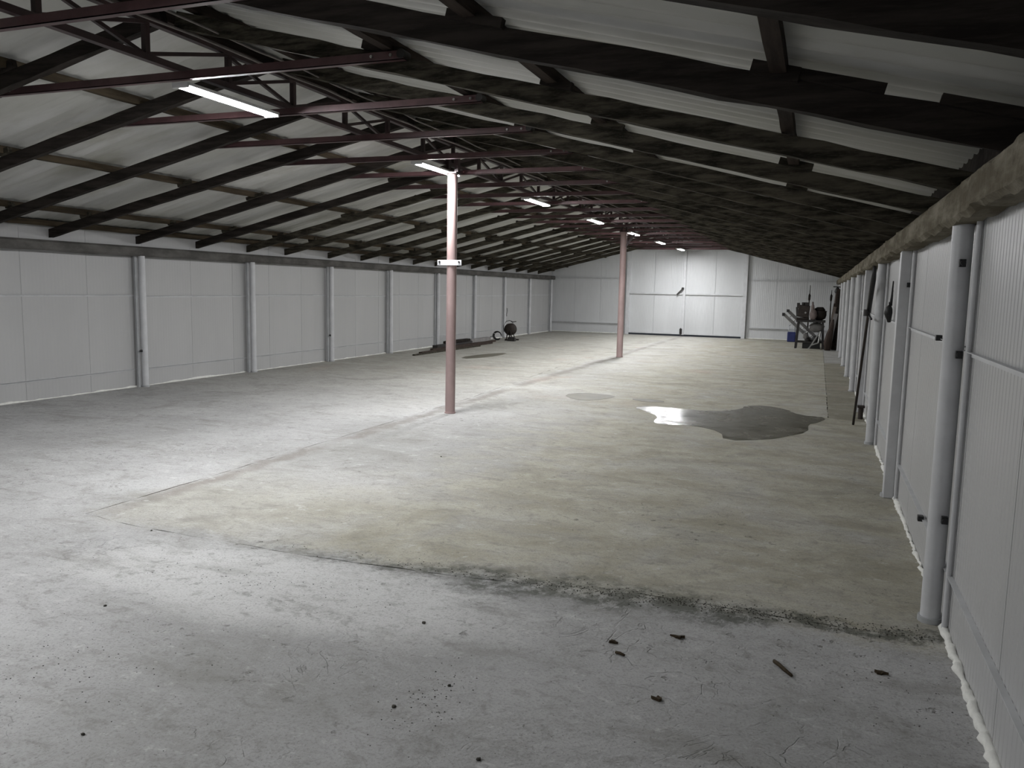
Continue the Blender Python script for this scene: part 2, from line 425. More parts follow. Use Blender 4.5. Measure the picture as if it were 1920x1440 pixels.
# right and left rails
def rail_run(wall, x, ys, sgn, zs):
    for (a, b_) in ys:
        for z in zs:
            mb = MB(); zz = z+random.uniform(-.012, .012); z2 = zz+random.uniform(-.01, .01)
            mb.bar((x+sgn*.014, a, zz), (x+sgn*.014, b_, z2), .028, .004); mb.bar((x+sgn*.003, a, zz-.012), (x+sgn*.003, b_, z2-.012), .006, .026)
            kid(mb.build('rail', M['rail'], bevel=0), wall)
LP = [(-10.72, 33.0+.02), (-10.74, 30.35), (-10.74, 27.6), (-10.74, 24.85), (-10.72, 22.0), (-10.68, 19.05), (-10.66, 16.2), (-10.66, 13.38), (-10.68, 10.56), (-10.70, 7.75), (-10.70, 4.9), (-10.70, 2.1), (-10.70, -.7)]
RP = [4.88, 7.86, 10.62, 13.55, 16.4, 19.3, 22.2, 25.1, 28.0, 30.9]
rail_run(wl, XL, [(LP[i+1][1], LP[i][1]) for i in range(len(LP)-1)], 1, (1.555, .31))
ry = [-1.0, 2.0]+RP+[YE]
rail_run(wr, XR, [(ry[i], ry[i+1]) for i in range(len(ry)-1)], -1, (1.53, .33))
# foam beads
def bead(x, a, b_, r, sgn, wall, step=.035, jit=.45, lab='bumpy white foam seal along the wall foot'):
    pts = []; rad = []
    k = int((b_-a)/step); rr = r
    for i in range(k+1):
        rr += random.uniform(-.35, .35)*r; rr = min(max(rr, r*.45), r*1.35)
        pts.append((x+sgn*random.uniform(-.3, .45)*r, a+(b_-a)*i/k, rr*.45)); rad.append(rr)
    mb = MB(); mb.path(pts, rad, 6, jit*.5); o = mb.build('foam_seal', M['foam']); kid(o, wall); o['label'] = lab
ys = [YB]+RP+[YE]
for i in range(len(ys)-1):
    bead(XR-.008, ys[i]+.07, ys[i+1]-.07, .021 if i < 4 else .016, -1, wr)
for i in range(len(LP)-1):
    bead(XL+.01, LP[i+1][1]+.06, LP[i][1]-.06, .02, 1, wl, .08)

# far gable wall
def gable_panel(x0, x1, zb=0.0, ztop=None):
    me_h0 = (zr(x0, .2) if ztop is None else ztop); me_h1 = (zr(x1, .2) if ztop is None else ztop)
    wid = x1-x0
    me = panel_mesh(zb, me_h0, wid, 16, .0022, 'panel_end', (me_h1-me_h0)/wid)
    o = inst('wall_panel', me)
    # panel faces -y: rotate so that local y -> +x and local x -> -y
    o.rotation_euler = (0, 0, -math.pi/2); o.location = (x0, YE, 0)
    return o
def flip(o):
    return o
xs = [-10.86, -9.75, -8.62, -7.47]
for i in range(3): kid(gable_panel(xs[i], xs[i+1]), we)
xs = [-2.66, -1.55, -.42, .80]
for i in range(3): kid(gable_panel(xs[i], xs[i+1]), we)
xs = [-7.47, -6.3, -5.03, -3.8, -2.66]
for i in range(4): kid(gable_panel(xs[i], xs[i+1], 3.54), we)
for a, b_ in ((XL, -7.5), (-2.62, XR)):
    for z, d in ((2.31, .03), (.415, .045)):
        mb = MB(); mb.box(((a+b_)/2, YE-.02, z), (b_-a, .045, d)); mb.box(((a+b_)/2, YE-.035, z+d/2), (b_-a, .075, .006)); kid(mb.build('rail', M['rail']), we)
    bmb = MB(); k = int((b_-a)/.1); bmb.path([(a+(b_-a)*i/k, YE-.03, .02) for i in range(k+1)], [.02+random.uniform(-.008, .01) for _ in range(k+1)], 6); kid(bmb.build('foam_seal', M['foam']), we)
# wall behind the camera
for i in range(11):
    x0 = XL-.06+i*1.06; mb = MB(); z1 = min(zr(x0, .2), zr(x0+1.06, .2))
    mb.box((x0+.53, YB-.03, z1/2), (1.055, .06, z1)); kid(mb.build('wall_panel', M['panel_end']), wf)

# gate leaves
def leaf(name, x0, x1, seam, hinge):
    d = struct(empty(name, ((x0+x1)/2, YE, 0)))
    pa = [x0, seam, x1]
    for i in range(2):
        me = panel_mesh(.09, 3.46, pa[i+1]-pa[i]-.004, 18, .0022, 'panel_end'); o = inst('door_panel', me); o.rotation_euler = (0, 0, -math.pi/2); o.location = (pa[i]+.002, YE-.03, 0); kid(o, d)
    mb = MB(); mb.box(((x0+x1)/2, YE-.06, 1.72), (x1-x0-.02, .06, .06)); kid(mb.build('cross_rail', M['rail']), d)
    mb = MB(); mb.box(((x0+x1)/2, YE-.06, .10), (x1-x0-.02, .05, .05)); kid(mb.build('bottom_rail', M['rail']), d)
    mb = MB(); mb.box(((x0+x1)/2, YE-.06, 3.45), (x1-x0-.02, .05, .06)); kid(mb.build('top_rail', M['rail']), d)
    return d
d1 = leaf('door_1', -7.36, -5.14, -6.34, -1); d2 = leaf('door_2', -5.12, -2.80, -3.90, 1)
mb = MB(); mb.box((-5.12, YE-.085, 1.76), (.11, .05, 3.4)); kid(mb.build('meeting_stile', M['post'], bevel=.006), d1)
mb = MB(); mb.bar((-5.17, YE-.14, 1.93), (-5.40, YE-.14, 1.69), .035, .05); mb.tube((-5.17, YE-.10, 1.94), (-5.17, YE-.18, 1.94), .05, 10); kid(mb.build('latch_lever', M['darkmetal']), d1)
mb = MB(); mb.box((-5.18, YE-.14, .2), (.10, .04, .22)); mb.tube((-5.18, YE-.17, .02), (-5.18, YE-.17, .34), .018, 8); kid(mb.build('drop_bolt', M['darkmetal']), d1)
mb = MB(); mb.box((-7.43, YE-.07, 1.72), (.15, .16, 3.44)); o = struct(mb.build('trim_1', M['post'], bevel=.01))
mb = MB(); mb.box((-2.73, YE-.07, 1.72), (.15, .16, 3.44)); o = struct(mb.build('trim_2', M['post'], bevel=.01))
mb = MB(); mb.box((-5.08, YE-.07, 3.52), (4.85, .14, .09)); o = struct(mb.build('trim_3', M['rail'], bevel=.01))

# ---------------------------------------------------------------- wall plates (eave beams)
def plate(name, x, wx, z0, z1, mat, y0, y1, wob, step, tex=None):
    k = int((y1-y0)/step); vs = []; fs = []; n = 8
    a = 0; b_ = 0; c_ = 0
    for i in range(k+1):
        y = y0+(y1-y0)*i/k
        a = .7*a+random.uniform(-wob, wob); b_ = .75*b_+random.uniform(-wob, wob); c_ = .7*c_+random.uniform(-wob, wob)
        ring = [(x-wx/2+a*.5, z0+.02+b_*.4), (x-wx/2+.03, z0+b_), (x+wx/2-.02, z0+b_*.5), (x+wx/2+c_*.5, z0+.03),
                (x+wx/2+c_*.5, z1-.03+a), (x+wx/2-.03, z1), (x-wx/2+.03, z1), (x-wx/2+a*.5, z1-.03+c_)]
        vs += [(p, y, q) for p, q in ring]
    fs = [(i*n+j, i*n+(j+1) % n, (i+1)*n+(j+1) % n, (i+1)*n+j) for i in range(k) for j in range(n)]+[tuple(range(n)), tuple(k*n+j for j in range(n))]
    mb = MB(); mb.poly(vs, fs, False); return struct(mb.build(name, mat))
tr = plate('trim_4', XR-.07, .16, 2.19, 2.375, M['crust'], YB, YE-.02, .011, .06)
tl = plate('trim_5', XL+.08, .17, 2.21, 2.37, M['beamgrey'], YB, YE-.02, .006, .25)

mb = MB(); mb.wbar((XR+.07, YB, 2.52), (XR+.07, YE-.02, 2.52), .04, .40, 60, .004); kid(mb.build('dark_eave_fill', M['wood']), wr)  # dark infill added in place of the unlit void above the right plate
# ---------------------------------------------------------------- ceiling: sheets, purlins, rafters
ceil = struct(empty('ceiling', (XC, YB, ZE)))
def sheet_mesh(side):
    """corrugated sheet 1.06 wide in y, from ridge to eave"""
    vs = []; n = 42; Lx = 6.15; W = 1.09
    for i in range(n+1):
        y = W*i/n; ph = 2*math.pi*y/.18; h = (.015 if side > 0 else .006)*math.sin(ph) + .003*math.sin(ph*3)
        for x in (0, Lx): vs.append((x*side, y, -SL*x+h))
    for i in range(n+1):
        for x in (0, Lx): vs.append((x*side, W*i/n, -SL*x+.05))
    m_ = (n+1)*2
    fs = [(2*i, 2*i+2, 2*i+3, 2*i+1) for i in range(n)]+[(m_+2*i, m_+2*i+1, m_+2*i+3, m_+2*i+2) for i in range(n)]
    mb = MB(); mb.poly(vs, fs, True)
    me = bpy.data.meshes.new('roof_sheet'); me.from_pydata(mb.v, [], mb.f); me.polygons.foreach_set('use_smooth', [True]*len(mb.f)); me.materials.append(M['roof']); return me
for side in (-1, 1):
    sm = sheet_mesh(side); y = YB-.2; k = 0
    while y < YE+.2:
        o = inst('roof_sheet', sm, None, (XC, y, zr(XC, SHEET+.022)+.004*(k % 2))); o.rotation_euler = (0, 0, 0); kid(o, ceil); y += 1.06; k += 1
PX = [(-10.72, 0), (-10.08, 0), (-8.43, 0), (-6.66, 0), (-5.24, 1), (-4.80, 1), (-3.03, 1), (-1.78, 1), (-.235, 1), (.92, 1)]
for x, dk in PX:
    a = YB
    while a < YE-.1:
        L = min(5.6, YE-.03-a)
        mb = MB(); mb.wbar((x, a, zr(x, RH+PH/2)), (x+random.uniform(-.02, .02), a+L, zr(x, RH+PH/2)), .075 if dk else .065, PH, int(L/.3)+1, .004)
        kid(mb.build('purlin', M['purlindark' if dk else 'purlin']), ceil); a += L
FOOTL = {4: 8.95, 5: 10.6, 6: 12.0, 7: 13.42, 8: 14.65, 9: 16.3, 10: 17.75, 11: 19.2, 12: 20.55, 13: 21.95, 14: 23.3, 15: 24.65, 16: 26.1, 17: 27.5, 18: 28.9, 19: 30.2, 20: 31.45}
def frame_y(i): return 4.04+1.385*i
def block(p0, p1, wid, hh, parent):
    mb = MB(); mb.bar(p0, p1, wid, hh); mb_o = mb.build('packing_block', M['wood'], parent)
    return mb_o
for i in range(-5, 21):
    y = frame_y(i)
    for side in (1, -1):
        if side > 0:
            xf = .86; yf = y+.02; yr_ = y
        else:
            xf = -10.92; yf = FOOTL.get(i, y-.45); yr_ = y-.12
        if yf < YB: continue
        p0 = Vector((xf, yf, zr(xf, RH/2))); p1 = Vector((XC+.02*side, yr_, zr(XC, RH/2)-.01))
        rh = RH if i < 1 else RH-.018
        p0.z -= (RH-rh)/2; p1.z -= (RH-rh)/2
        mb = MB(); mb.wbar(p0, p1, RW, rh, 26, .006 if side > 0 else .004)
        mat = M['wood'] if (i < 1 or side < 0 and i < 7) else M['woodgreen']
        rf = mb.build('rafter', mat); kid(rf, ceil)
        # packing blocks where the purlins cross
        for x, dk in PX:
            if (x-XC)*side <= .3 or abs(x-xf) < .35: continue
            if random.random() < .75:
                t = (x-xf)/(XC-xf); yy = yf+(yr_-yf)*t; L = random.uniform(.12, .34)*.5; off = random.uniform(-.06, .06)
                x0, x1 = x-L+off, x+L+off
                mb = MB(); hh = random.uniform(.028, .045)
                mb.bar((x0, yy-.052, zr(x0, RH+hh/2-.01)), (x1, yy-.052, zr(x1, RH+hh/2-.01)), .05, hh+.02)
                o = mb.build('packing_block', M['woodgreen'] if i > 1 else M['wood']); o.parent = rf; o.matrix_parent_inverse = rf.matrix_world.inverted()
                # the parent sits under the ceiling empty: keep world placement
                o.matrix_parent_inverse = Matrix.Identity(4)
for i in (-1, 0):   # long splice boards nailed on top of the two nearest right rafters
    y = frame_y(i)
    for x0, x1 in (((-.15, .22), (.44, .80)) if i == 0 else ((-2.2, -1.2),)):
        mb = MB(); mb.bar((x0, y-.03, zr(x0, RH+.018)), (x1, y-.03, zr(x1, RH+.018)), .05, .045); kid(mb.build('splice_board', M['wood']), ceil)

# ---------------------------------------------------------------- tie beams
for i in range(-4, 21):
    y = frame_y(i)-.09
    xl, xr_ = -7.15+random.uniform(-.06, .06), -2.86+random.uniform(-.06, .06)
    zc = 3.455
    t = empty('tie_beam', (XC, y, zc-.035))
    mb = MB()
    mb.box((0, 0, .032), (xr_-xl, .006, .064)); mb.box((0, .022, .003), (xr_-xl, .05, .006))
    o = mb.build('angle_bar', M['tie'], t); o.location = ((xl+xr_)/2-XC, 0, 0)
    for sx, xe in ((1, xr_), (-1, xl)):
        for k in (.10, .26):
            b2 = MB(); b2.tube((xe-XC-sx*k, -.016, .035), (xe-XC-sx*k, -.003, .035), .012, 6); b2.build('bolt', M['bolt'], t)
        b2 = MB(); b2.tube((xe-XC-sx*.02, -.01, .04), (xe-XC-sx*.02, .09, .04), .034, 10); b2.build('end_pin', M['darkmetal'], t)
    lab = 'red-brown steel tie beam across the roof, %s from the camera' % (ORD[i] if i >= 0 else 'out of view overhead')
    if i < 0: lab = 'red-brown steel tie beam overhead, %s frame behind the nearest one in view' % ORD[-i-1]
    tag(t, lab, 'tie beam', 'steel tie beams across the roof frames')

# ---------------------------------------------------------------- lattice girder along the ridge
GX = -4.97
gd = empty('lattice_girder', (GX, 0, 3.49)); tag(gd, 'dark red steel lattice girder running the length of the ridge above the lamps', 'girder')
def gbar(nm, p0, p1, a, b_):
    mb = MB(); mb.bar(p0, p1, a, b_, (1, 0, 0) if abs(p0[1]-p1[1]) < .01 else (0, 0, 1)); return kid(mb.build(nm, M['steel']), gd)
gbar('lower_chord', (GX, YB, 3.515), (GX, 31.9, 3.515), .06, .05)
gbar('upper_chord', (GX, YB, 3.80), (GX, 31.9, 3.80), .06, .05)
n0 = -8; vy = lambda k: 5.03+.935*k
for k in range(-8, 29):
    gbar('upright', (GX, vy(k), 3.53), (GX, vy(k), 3.78), .045, .045)
    if k < 28:
        gbar('diagonal', (GX+.012, vy(k), 3.54), (GX+.012, vy(k+1), 3.78), .03, .03)
        if k % 2: gbar('diagonal', (GX-.02, vy(k), 3.78), (GX-.02, vy(k+1), 3.54), .03, .03)
# conduits under the ridge
for q, (x, z, r, lab) in enumerate(((-4.66, 3.70, .010, 'thin pale conduit just right of the ridge girder, the lower of two'), (-4.58, 3.76, .008, 'thin pale conduit right of the ridge girder, the higher of two'))):
    mb = MB(); pts = []
    for k in range(60):
        pts.append((x+.01*math.sin(k*1.7+q), YB+k*(31.8-YB)/59, z+.012*math.sin(k*2.3+q*2)))
    mb.path(pts, r, 6); tag(mb.build('conduit', M['conduit']), lab, 'conduit', 'conduits under the ridge')

# ---------------------------------------------------------------- lamps
LX = -4.98
for n_ in range(-1, 7):
    k_ = 1+3*n_-(n_ < 0); y0 = frame_y(k_)-.04; y1 = frame_y(k_+1)-.22; L = y1-y0
    t = empty('tube_lamp', (LX, y0, 3.40))
    mb = MB(); mb.box((0, L/2, .003), (.162, L, .026)); mb.build('housing', M['lampbody'], t, .004)
    prof = [(math.cos(a)*.068, -math.sin(a)*.016) for a in [math.pi*k/8 for k in range(9)]]
    vs = []; N_ = 9
    for yy in (.025, L-.025):
        vs += [(px, yy, pz-.01) for px, pz in prof]
    fs = [(k, k+1, N_+k+1, N_+k) for k in range(N_-1)]+[(N_-1, 0, N_, 2*N_-1), tuple(range(N_)), tuple(range(N_, 2*N_))]
    mb = MB(); mb.poly(vs, fs, False); mb.build('diffuser', M['glow'], t)
    for yy in (.0125, L-.0125):
        mb = MB(); mb.box((0, yy, -.011), (.162, .024, .036)); mb.build('end_cap', M['lampbody'], t, .006)
    for yy in (.15, L-.15):
        mb = MB(); mb.box((0, yy, .0215), (.03, .02, .012)); mb.build('mounting_clip', M['bolt'], t)
    lab = 'lit white tube lamp under the ridge, %s from the camera' % ORD[n_] if n_ >= 0 else 'lit white tube lamp overhead, out of view above the camera'
    if n_ == 1: lab = 'lit white tube lamp under the ridge at the head of the nearer pipe column'
    tag(t, lab, 'lamp', 'tube lamps in a row under the ridge')

# ---------------------------------------------------------------- columns
def column(x, y, r, lab, bracket):
    t = empty('steel_column', (x, y, 0)); tag(t, lab, 'column', 'pipe columns under the ridge girder')
    mb = MB(); mb.tube((0, 0, 0), (.0, 0, 3.36), r, 28); mb.build('pipe', M['column'], t)
    mb = MB(); mb.box((0, 0, 3.37), (.2, .2, .02)); mb.build('head_plate', M['steel'], t)
    mb = MB(); mb.tube((0, 0, 0), (0, 0, .022), r+.01, 24); mb.build('collar', M['column'], t)
    mb = MB(); mb.box((-.07, .0, 3.51), (.05, .08, .27)); mb.box((.07, .0, 3.51), (.05, .08, .27)); mb.build('head_stub', M['steel'], t)
    if bracket:
        mb = MB(); mb.box((0, -r-.006, 2.14), (.37, .012, .075)); br = mb.build('cross_plate', M['post'], t, .003); br['label'] = 'white flat cross plate'
        for sx in (-.15, .15):
            b2 = MB(); b2.tube((sx, -r-.022, 2.15), (sx, -r-.012, 2.15), .014, 8); b2.build('bolt', M['black'], br)
    else:
        mb = MB(); mb.bar((0, -.03, 2.9), (.30, -.03, 3.30), .03, .05); mb.build('brace', M['steel'], t)
    return t
column(-4.86, 10.40, .070, 'dusty pink steel pipe column, nearer, with a white cross plate', True)
column(-4.98, 21.5, .085, 'dark pinkish steel pipe column, farther, in front of the gate', False)

# ---------------------------------------------------------------- wall posts
def wall_post(x, y, side, boxy, ztop, lab, grp, clips=(), r=.055):
    """side = +1 when the room lies towards +x"""
    t = empty('wall_post', (x, y, 0)); tag(t, lab, 'post', grp)
    mb = MB()
    if boxy: mb.box((0, 0, ztop/2), (.085, .13, ztop)); mb.build('box_section', M['post'], t, .006)
    else: mb.tube((0, 0, 0), (0, 0, ztop), r, 24); mb.build('pipe', M['post'], t)
    if side > 0:
        mb = MB(); mb.box((-.055, -.085, ztop/2), (.04, .05, ztop)); mb.build('joint_cover', M['postgrey'], t)
    else:
        mb = MB(); mb.tube((.05, -.16, .02), (.05, -.16, ztop), .015, 10); mb.build('side_tube', M['post'], t)
    mb = MB(); mb.tube((0, 0, 0), (0, 0, .03), r+.012, 16); mb.build('foot_ring', M['postgrey'], t)
    for (dx, dy, z) in clips:
        mb = MB(); mb.box((dx, dy, z), (.03, .03, .04)); mb.tube((dx, dy, z), (dx, dy-.03, z), .014, 8); mb.build('clip', M['black'], t)
    return t
for i, (x, y) in enumerate(LP):
    lab = ('white pipe post on the left wall, %s from the far corner' % ORD[i]) if i else 'white pipe post in the far left corner'
    if i == 8: lab = 'white pipe post on the left wall, thickest looking and nearest in view'
    wall_post(x, y, 1, False, 2.215, lab, 'posts along the left wall', [(.0, -.062, .62)] if i in (6, 8) else ())
for i, y in enumerate(RP):
    boxy = i in (1, 3)
    lab = ('white %s post on the right wall, %s from the camera' % ('box' if boxy else 'round pipe', ORD[i]))
    if i == 0: lab = 'white round pipe post on the right wall, nearest to the camera'
    cl = [(.0, -.066, 1.98), (.02, -.07, 1.50), (.02, -.07, .60)] if i == 0 else [(.03, -.09, 1.9)] if i == 1 else ()
    wall_post(XR-.068, y, -1, boxy, 2.20, lab, 'posts along the right wall', cl, .052)
# rail end insulators beside the posts
for (y, z, lab) in ((5.72, 1.545, 'small black clip on the middle rail of the right wall beside the nearest post'), (5.86, .335, 'small black clip on the low rail of the right wall beside the nearest post')):
    t = empty('rail_clip', (XR-.035, y, z)); tag(t, lab, 'clip')
    mb = MB(); mb.box((0, 0, 0), (.035, .05, .035)); mb.build('clip_body', M['black'], t)
    mb = MB(); mb.box((.008, .05, 0), (.02, .08, .02)); mb.build('clip_plate', M['rail'], t)

# ---------------------------------------------------------------- puddles
def smooth_poly(pts, it=1):
    for _ in range(it):
        q = []
        for i in range(len(pts)):
            a, b_ = pts[i], pts[(i+1) % len(pts)]
            q += [(a[0]*.75+b_[0]*.25, a[1]*.75+b_[1]*.25), (a[0]*.25+b_[0]*.75, a[1]*.25+b_[1]*.75)]
        pts = q
    return pts
def flat(name, pts, mat, z, th=.002):
    pts = smooth_poly(pts); bm = bmesh.new()
    top = [bm.verts.new((x, y, z)) for x, y in pts]; bot = [bm.verts.new((x+.0, y, z-th)) for x, y in pts]; n = len(pts)
    bm.faces.new(top)
    for i in range(n): bm.faces.new((top[i], bot[i], bot[(i+1) % n], top[(i+1) % n]))
    bmesh.ops.recalc_face_normals(bm, faces=bm.faces)
    bmesh.ops.triangulate(bm, faces=[f for f in bm.faces if len(f.verts) > 4])
    me = bpy.data.meshes.new(name); bm.to_mesh(me); bm.free(); me.materials.append(mat)
    o = bpy.data.objects.new(name, me); C.objects.link(o); return o
o = flat('puddle', [(-2.6, 12.26), (-2.37, 12.54), (-1.99, 12.49), (-1.39, 12.4), (-1.01, 12.91), (-1.01, 13.29), (-0.7, 13.52), (-0.37, 13.25), (-0.17, 12.69), (0.25, 12.64), (0.09, 12.04), (-0.03, 11.85), (-0.02, 11.17), (-0.28, 10.66), (-0.48, 10.33), (-0.98, 10.01), (-1.08, 10.63), (-1.42, 10.94), (-1.7, 10.93), (-1.93, 10.85), (-2.05, 11.03), (-2.06, 11.54), (-2.33, 11.95)], M['wet'], .003)
tag(o, 'large dark wet puddle on the yellowish concrete near the right wall', 'puddle', 'wet patches on the floor')
o = flat('puddle', [(-4.02, 13.2), (-3.77, 13.62), (-3.28, 13.51), (-3.1, 13.34), (-3.35, 12.73), (-3.68, 12.65)], M['damp'], .003)
tag(o, 'small damp patch on the floor left of the large puddle', 'puddle', 'wet patches on the floor')
o = flat('puddle', [(-2.89, 13.2), (-2.57, 13.38), (-2.18, 13.14), (-2.51, 12.95)], M['damp'], .003)
tag(o, 'thin damp streak just behind the left tip of the large puddle', 'puddle', 'wet patches on the floor')
o = flat('puddle', [(-8.6, 18.9), (-8.5, 20.2), (-8.1, 21.2), (-7.9, 20.0), (-8.2, 18.6)], M['damp'], .003)
tag(o, 'damp patch on the left slab in front of the timber pile', 'puddle', 'wet patches on the floor')

# ---------------------------------------------------------------- litter on the floor
def twig(pts, r, lab):
    mb = MB(); k = len(pts); mb.path([(x, y, r) for x, y in pts], [r*(1-.5*abs(i/(k-1)-.4)) for i in range(k)], 6, .2)
    return tag(mb.build('twig', M['leaf']), lab, 'twig', 'twigs on the front slab')
twig([(-.095, 3.985), (-.07, 3.95), (-.045, 3.91), (-.01, 3.855)], .011, 'dark twig lying diagonally on the front slab near the right wall')
twig([(-.84, 3.775), (-.815, 3.77), (-.79, 3.757)], .008, 'small dark twig on the front slab left of the larger one')
def leafy(x, y, s, lab, rz):
    mb = MB(); vs = []
    for k in range(9):
        a = 2*math.pi*k/9; rr = s*(1+.35*math.sin(3*a+rz)+random.uniform(-.15, .15)); vs.append((x+rr*math.cos(a+rz)*1.4, y+rr*math.sin(a+rz)*.8, .004+random.uniform(0, .012)))
    vs.append((x, y, .012)); vs += [(p[0], p[1], .0005) for p in vs[:9]]
    mb.poly(vs, [(k, (k+1) % 9, 9) for k in range(9)]+[(k, 10+k, 10+(k+1) % 9, (k+1) % 9) for k in range(9)])
    return tag(mb.build('dry_leaf', M['leaf']), lab, 'leaf', 'dry leaves on the front slab')
leafy(-.58, 4.09, .022, 'curled dry leaf on the front slab close behind the small twig', .2)
leafy(-.56, 3.40, .018, 'dry leaf on the front slab nearest the bottom of the photo, right of centre', .9)
leafy(-.88, 3.89, .016, 'tiny dry leaf on the front slab just above the small twig', 1.9)
leafy(.39, 4.07, .020, 'dry leaf on the front slab nearest the right wall', 2.7)
def clods(pts, name, lab, cat, grp, s0, mat):
    for k, (x, y) in enumerate(pts):
        mb = MB(); s = s0*random.uniform(.8, 1.3)
        mb.blob((x, y, s*.35), (s, s*random.uniform(.7, 1), s*.6), .25, 1, -s*.35)
        tag(mb.build(name, mat), lab[k], cat, grp)
clods([(-1.88, 3.72), (-1.46, 3.15), (-1.60, 2.89), (-2.63, 2.22), (-3.6, 3.22), (-1.11, 2.67), (-3.66, 7.62), (-4.42, 4.38)], 'soil_clod',
      ['dark soil clod on the front slab just below the joint, left of centre', 'dark soil clod beside the pale crack in the front slab', 'dark soil clod at the lower end of the pale crack',
       'flat dark clod near the lower left of the photo', 'small dark clod on the pale left part of the front slab', 'dark clod at the bottom edge of the photo', 'tiny dark clod on the slab in front of the nearer column',
       'small dark clod beside the left end of the slab joint'], 'clod', 'soil clods on the floor', .010, M['clod'])
# uncountable crumbs
mb = MB()
def crumb(x, y, s):
    a = random.random()*6.3; h = s*.7
    vs = [(x+s*math.cos(a+t), y+s*.8*math.sin(a+t), 0) for t in (0, 2.0, 4.2)]+[(x+random.uniform(-.3, .3)*s, y, h)]
    mb.poly(vs, [(0, 1, 3), (1, 2, 3), (2, 0, 3), (0, 2, 1)])
for _ in range(1300):
    x = random.gauss(-.2, 1.1); y = 4.5+.13*max(0, min(1, (x+2.5)/3))+random.gauss(0, .05)
    if -4.8 < x < XR-.07: crumb(x, y, random.uniform(.002, .0075))
for _ in range(900):
    x = random.uniform(-6.5, XR-.08); y = 2.0+random.random()**1.3*8
    crumb(x, y, random.uniform(.0015, .0045))
for (cx_, cy_, n_, sx, sy) in ((-1.5, 3.0, 120, .10, .16), (-3.2, 2.6, 150, .35, .25), (-2.9, 3.9, 160, .5, .15), (.4, 3.9, 60, .2, .3)):
    for _ in range(n_): crumb(min(XR-.08, random.gauss(cx_, sx)), random.gauss(cy_, sy), random.uniform(.0015, .006))
o = mb.build('debris', M['clod']); o['kind'] = 'stuff'; tag(o, 'fine dark crumbs scattered over the front slab and its joint', 'debris')

# ---------------------------------------------------------------- left wall: reel and timbers
t = empty('hose_reel', (-9.95, 26.1, 0)); tag(t, 'rusty round cable reel on a low stand by the far left wall', 'reel')
mb = MB(); mb.lathe((0, 0, .39), [(.0, -.03), (.20, -.03), (.205, -.015), (.205, .0), (.06, .01), (.06, .12), (.205, .13), (.205, .15), (0, .15)], 28, 'Y'); mb.build('drum', M['rust'], t)
mb = MB(); mb.bar((-.10, -.08, .02), (-.04, -.05, .36), .03, .03); mb.bar((.12, -.08, .02), (.04, -.05, .36), .03, .03); mb.bar((-.10, .2, .02), (-.03, .17, .36), .03, .03); mb.bar((.12, .2, .02), (.04, .17, .36), .03, .03)
mb.bar((-.14, -.08, .03), (.26, -.08, .03), .05, .05); mb.bar((-.14, .2, .03), (.26, .2, .03), .05, .05); mb.build('stand', M['rust'], t)
mb = MB(); mb.path([(-.19, -.05, .3), (-.22, -.05, .5), (-.12, -.05, .66), (0, -.05, .70), (.09, -.05, .67), (.14, -.05, .6)], .012, 8); mb.path([(.06, -.05, .66), (.15, -.05, .655), (.25, -.05, .67)], .014, 8); mb.build('handle', M['darkmetal'], t)
t2 = empty('hose_coil', (-10.32, 25.85, 0)); tag(t2, 'small dark coil of hose on the floor left of the round reel', 'hose')
mb = MB()
for k in range(3): mb.path([(.16*math.cos(a/8*math.pi)*(1-.1*k), .03*k, .17+.15*math.sin(a/8*math.pi)*(1-.1*k)) for a in range(0, 15)], .014, 6)
mb.build('coil', M['black'], t2)
mb = MB(); mb.path([(-.15, .02, .14), (-.25, .0, .12), (-.28, -.02, .02)], .013, 6); mb.build('loose_end', M['black'], t2)
t3 = tag(empty('battery_box', (-9.86, 26.15, 0)), 'low dark box under the right side of the round reel', 'box')
mb = MB(); mb.box((.08, -.3, .06), (.26, .14, .12)); mb.build('box_body', M['darkmetal'], t3, .008)
mb = MB(); mb.box((.08, -.3, .13), (.22, .1, .02)); mb.build('lid', M['black'], t3, .004)
def timber(p0, p1, wx, hz, mat, lab, nm='timber'):
    c = Vector(((p0[0]+p1[0])/2, (p0[1]+p1[1])/2, p0[2]))
    mb = MB(); mb.wbar(Vector(p0)-c+Vector((0, 0, hz/2)), Vector(p1)-c+Vector((0, 0, hz/2)), wx, hz, 12, .005)
    o = mb.build(nm, mat); o.location = c; return tag(o, lab, 'timber', 'timbers lying along the left wall')
timber((-10.42, 23.7, 0), (-10.45, 25.4, 0), .16, .14, M['greycloth'], 'thick pale grey beam lying against the left wall, left of the reel')
timber((-10.42, 21.2, 0), (-10.37, 23.66, 0), .16, .10, M['darkmetal'], 'short dark beam against the left wall beside the end of the pale beam')
timber((-10.42, 21.9, .112), (-10.41, 23.6, .112), .14, .07, M['wood'], 'dark board lying on top of the short dark beam')
timber((-10.22, 20.6, 0), (-10.18, 25.3, 0), .10, .05, M['plank'], 'long brown plank, innermost of three on the floor in front of the beams')
timber((-9.97, 19.4, 0), (-9.90, 24.3, 0), .10, .045, M['plank'], 'long brown plank, middle of three on the floor in front of the beams')
timber((-9.80, 18.7, 0), (-9.72, 22.9, 0), .08, .035, M['woodgreen'], 'long thin dark plank, outermost of three on the floor in front of the beams')
# small lever on the left wall
t = empty('wall_hook', (XL+.03, 27.9, .85)); tag(t, 'small dark hook hanging on the left wall above the reel', 'hook')
mb = MB(); mb.path([(0, .02, .22), (.02, 0, .12), (.01, -.04, .0), (.02, -.05, -.08)], .011, 6); mb.build('hook_rod', M['darkmetal'], t)

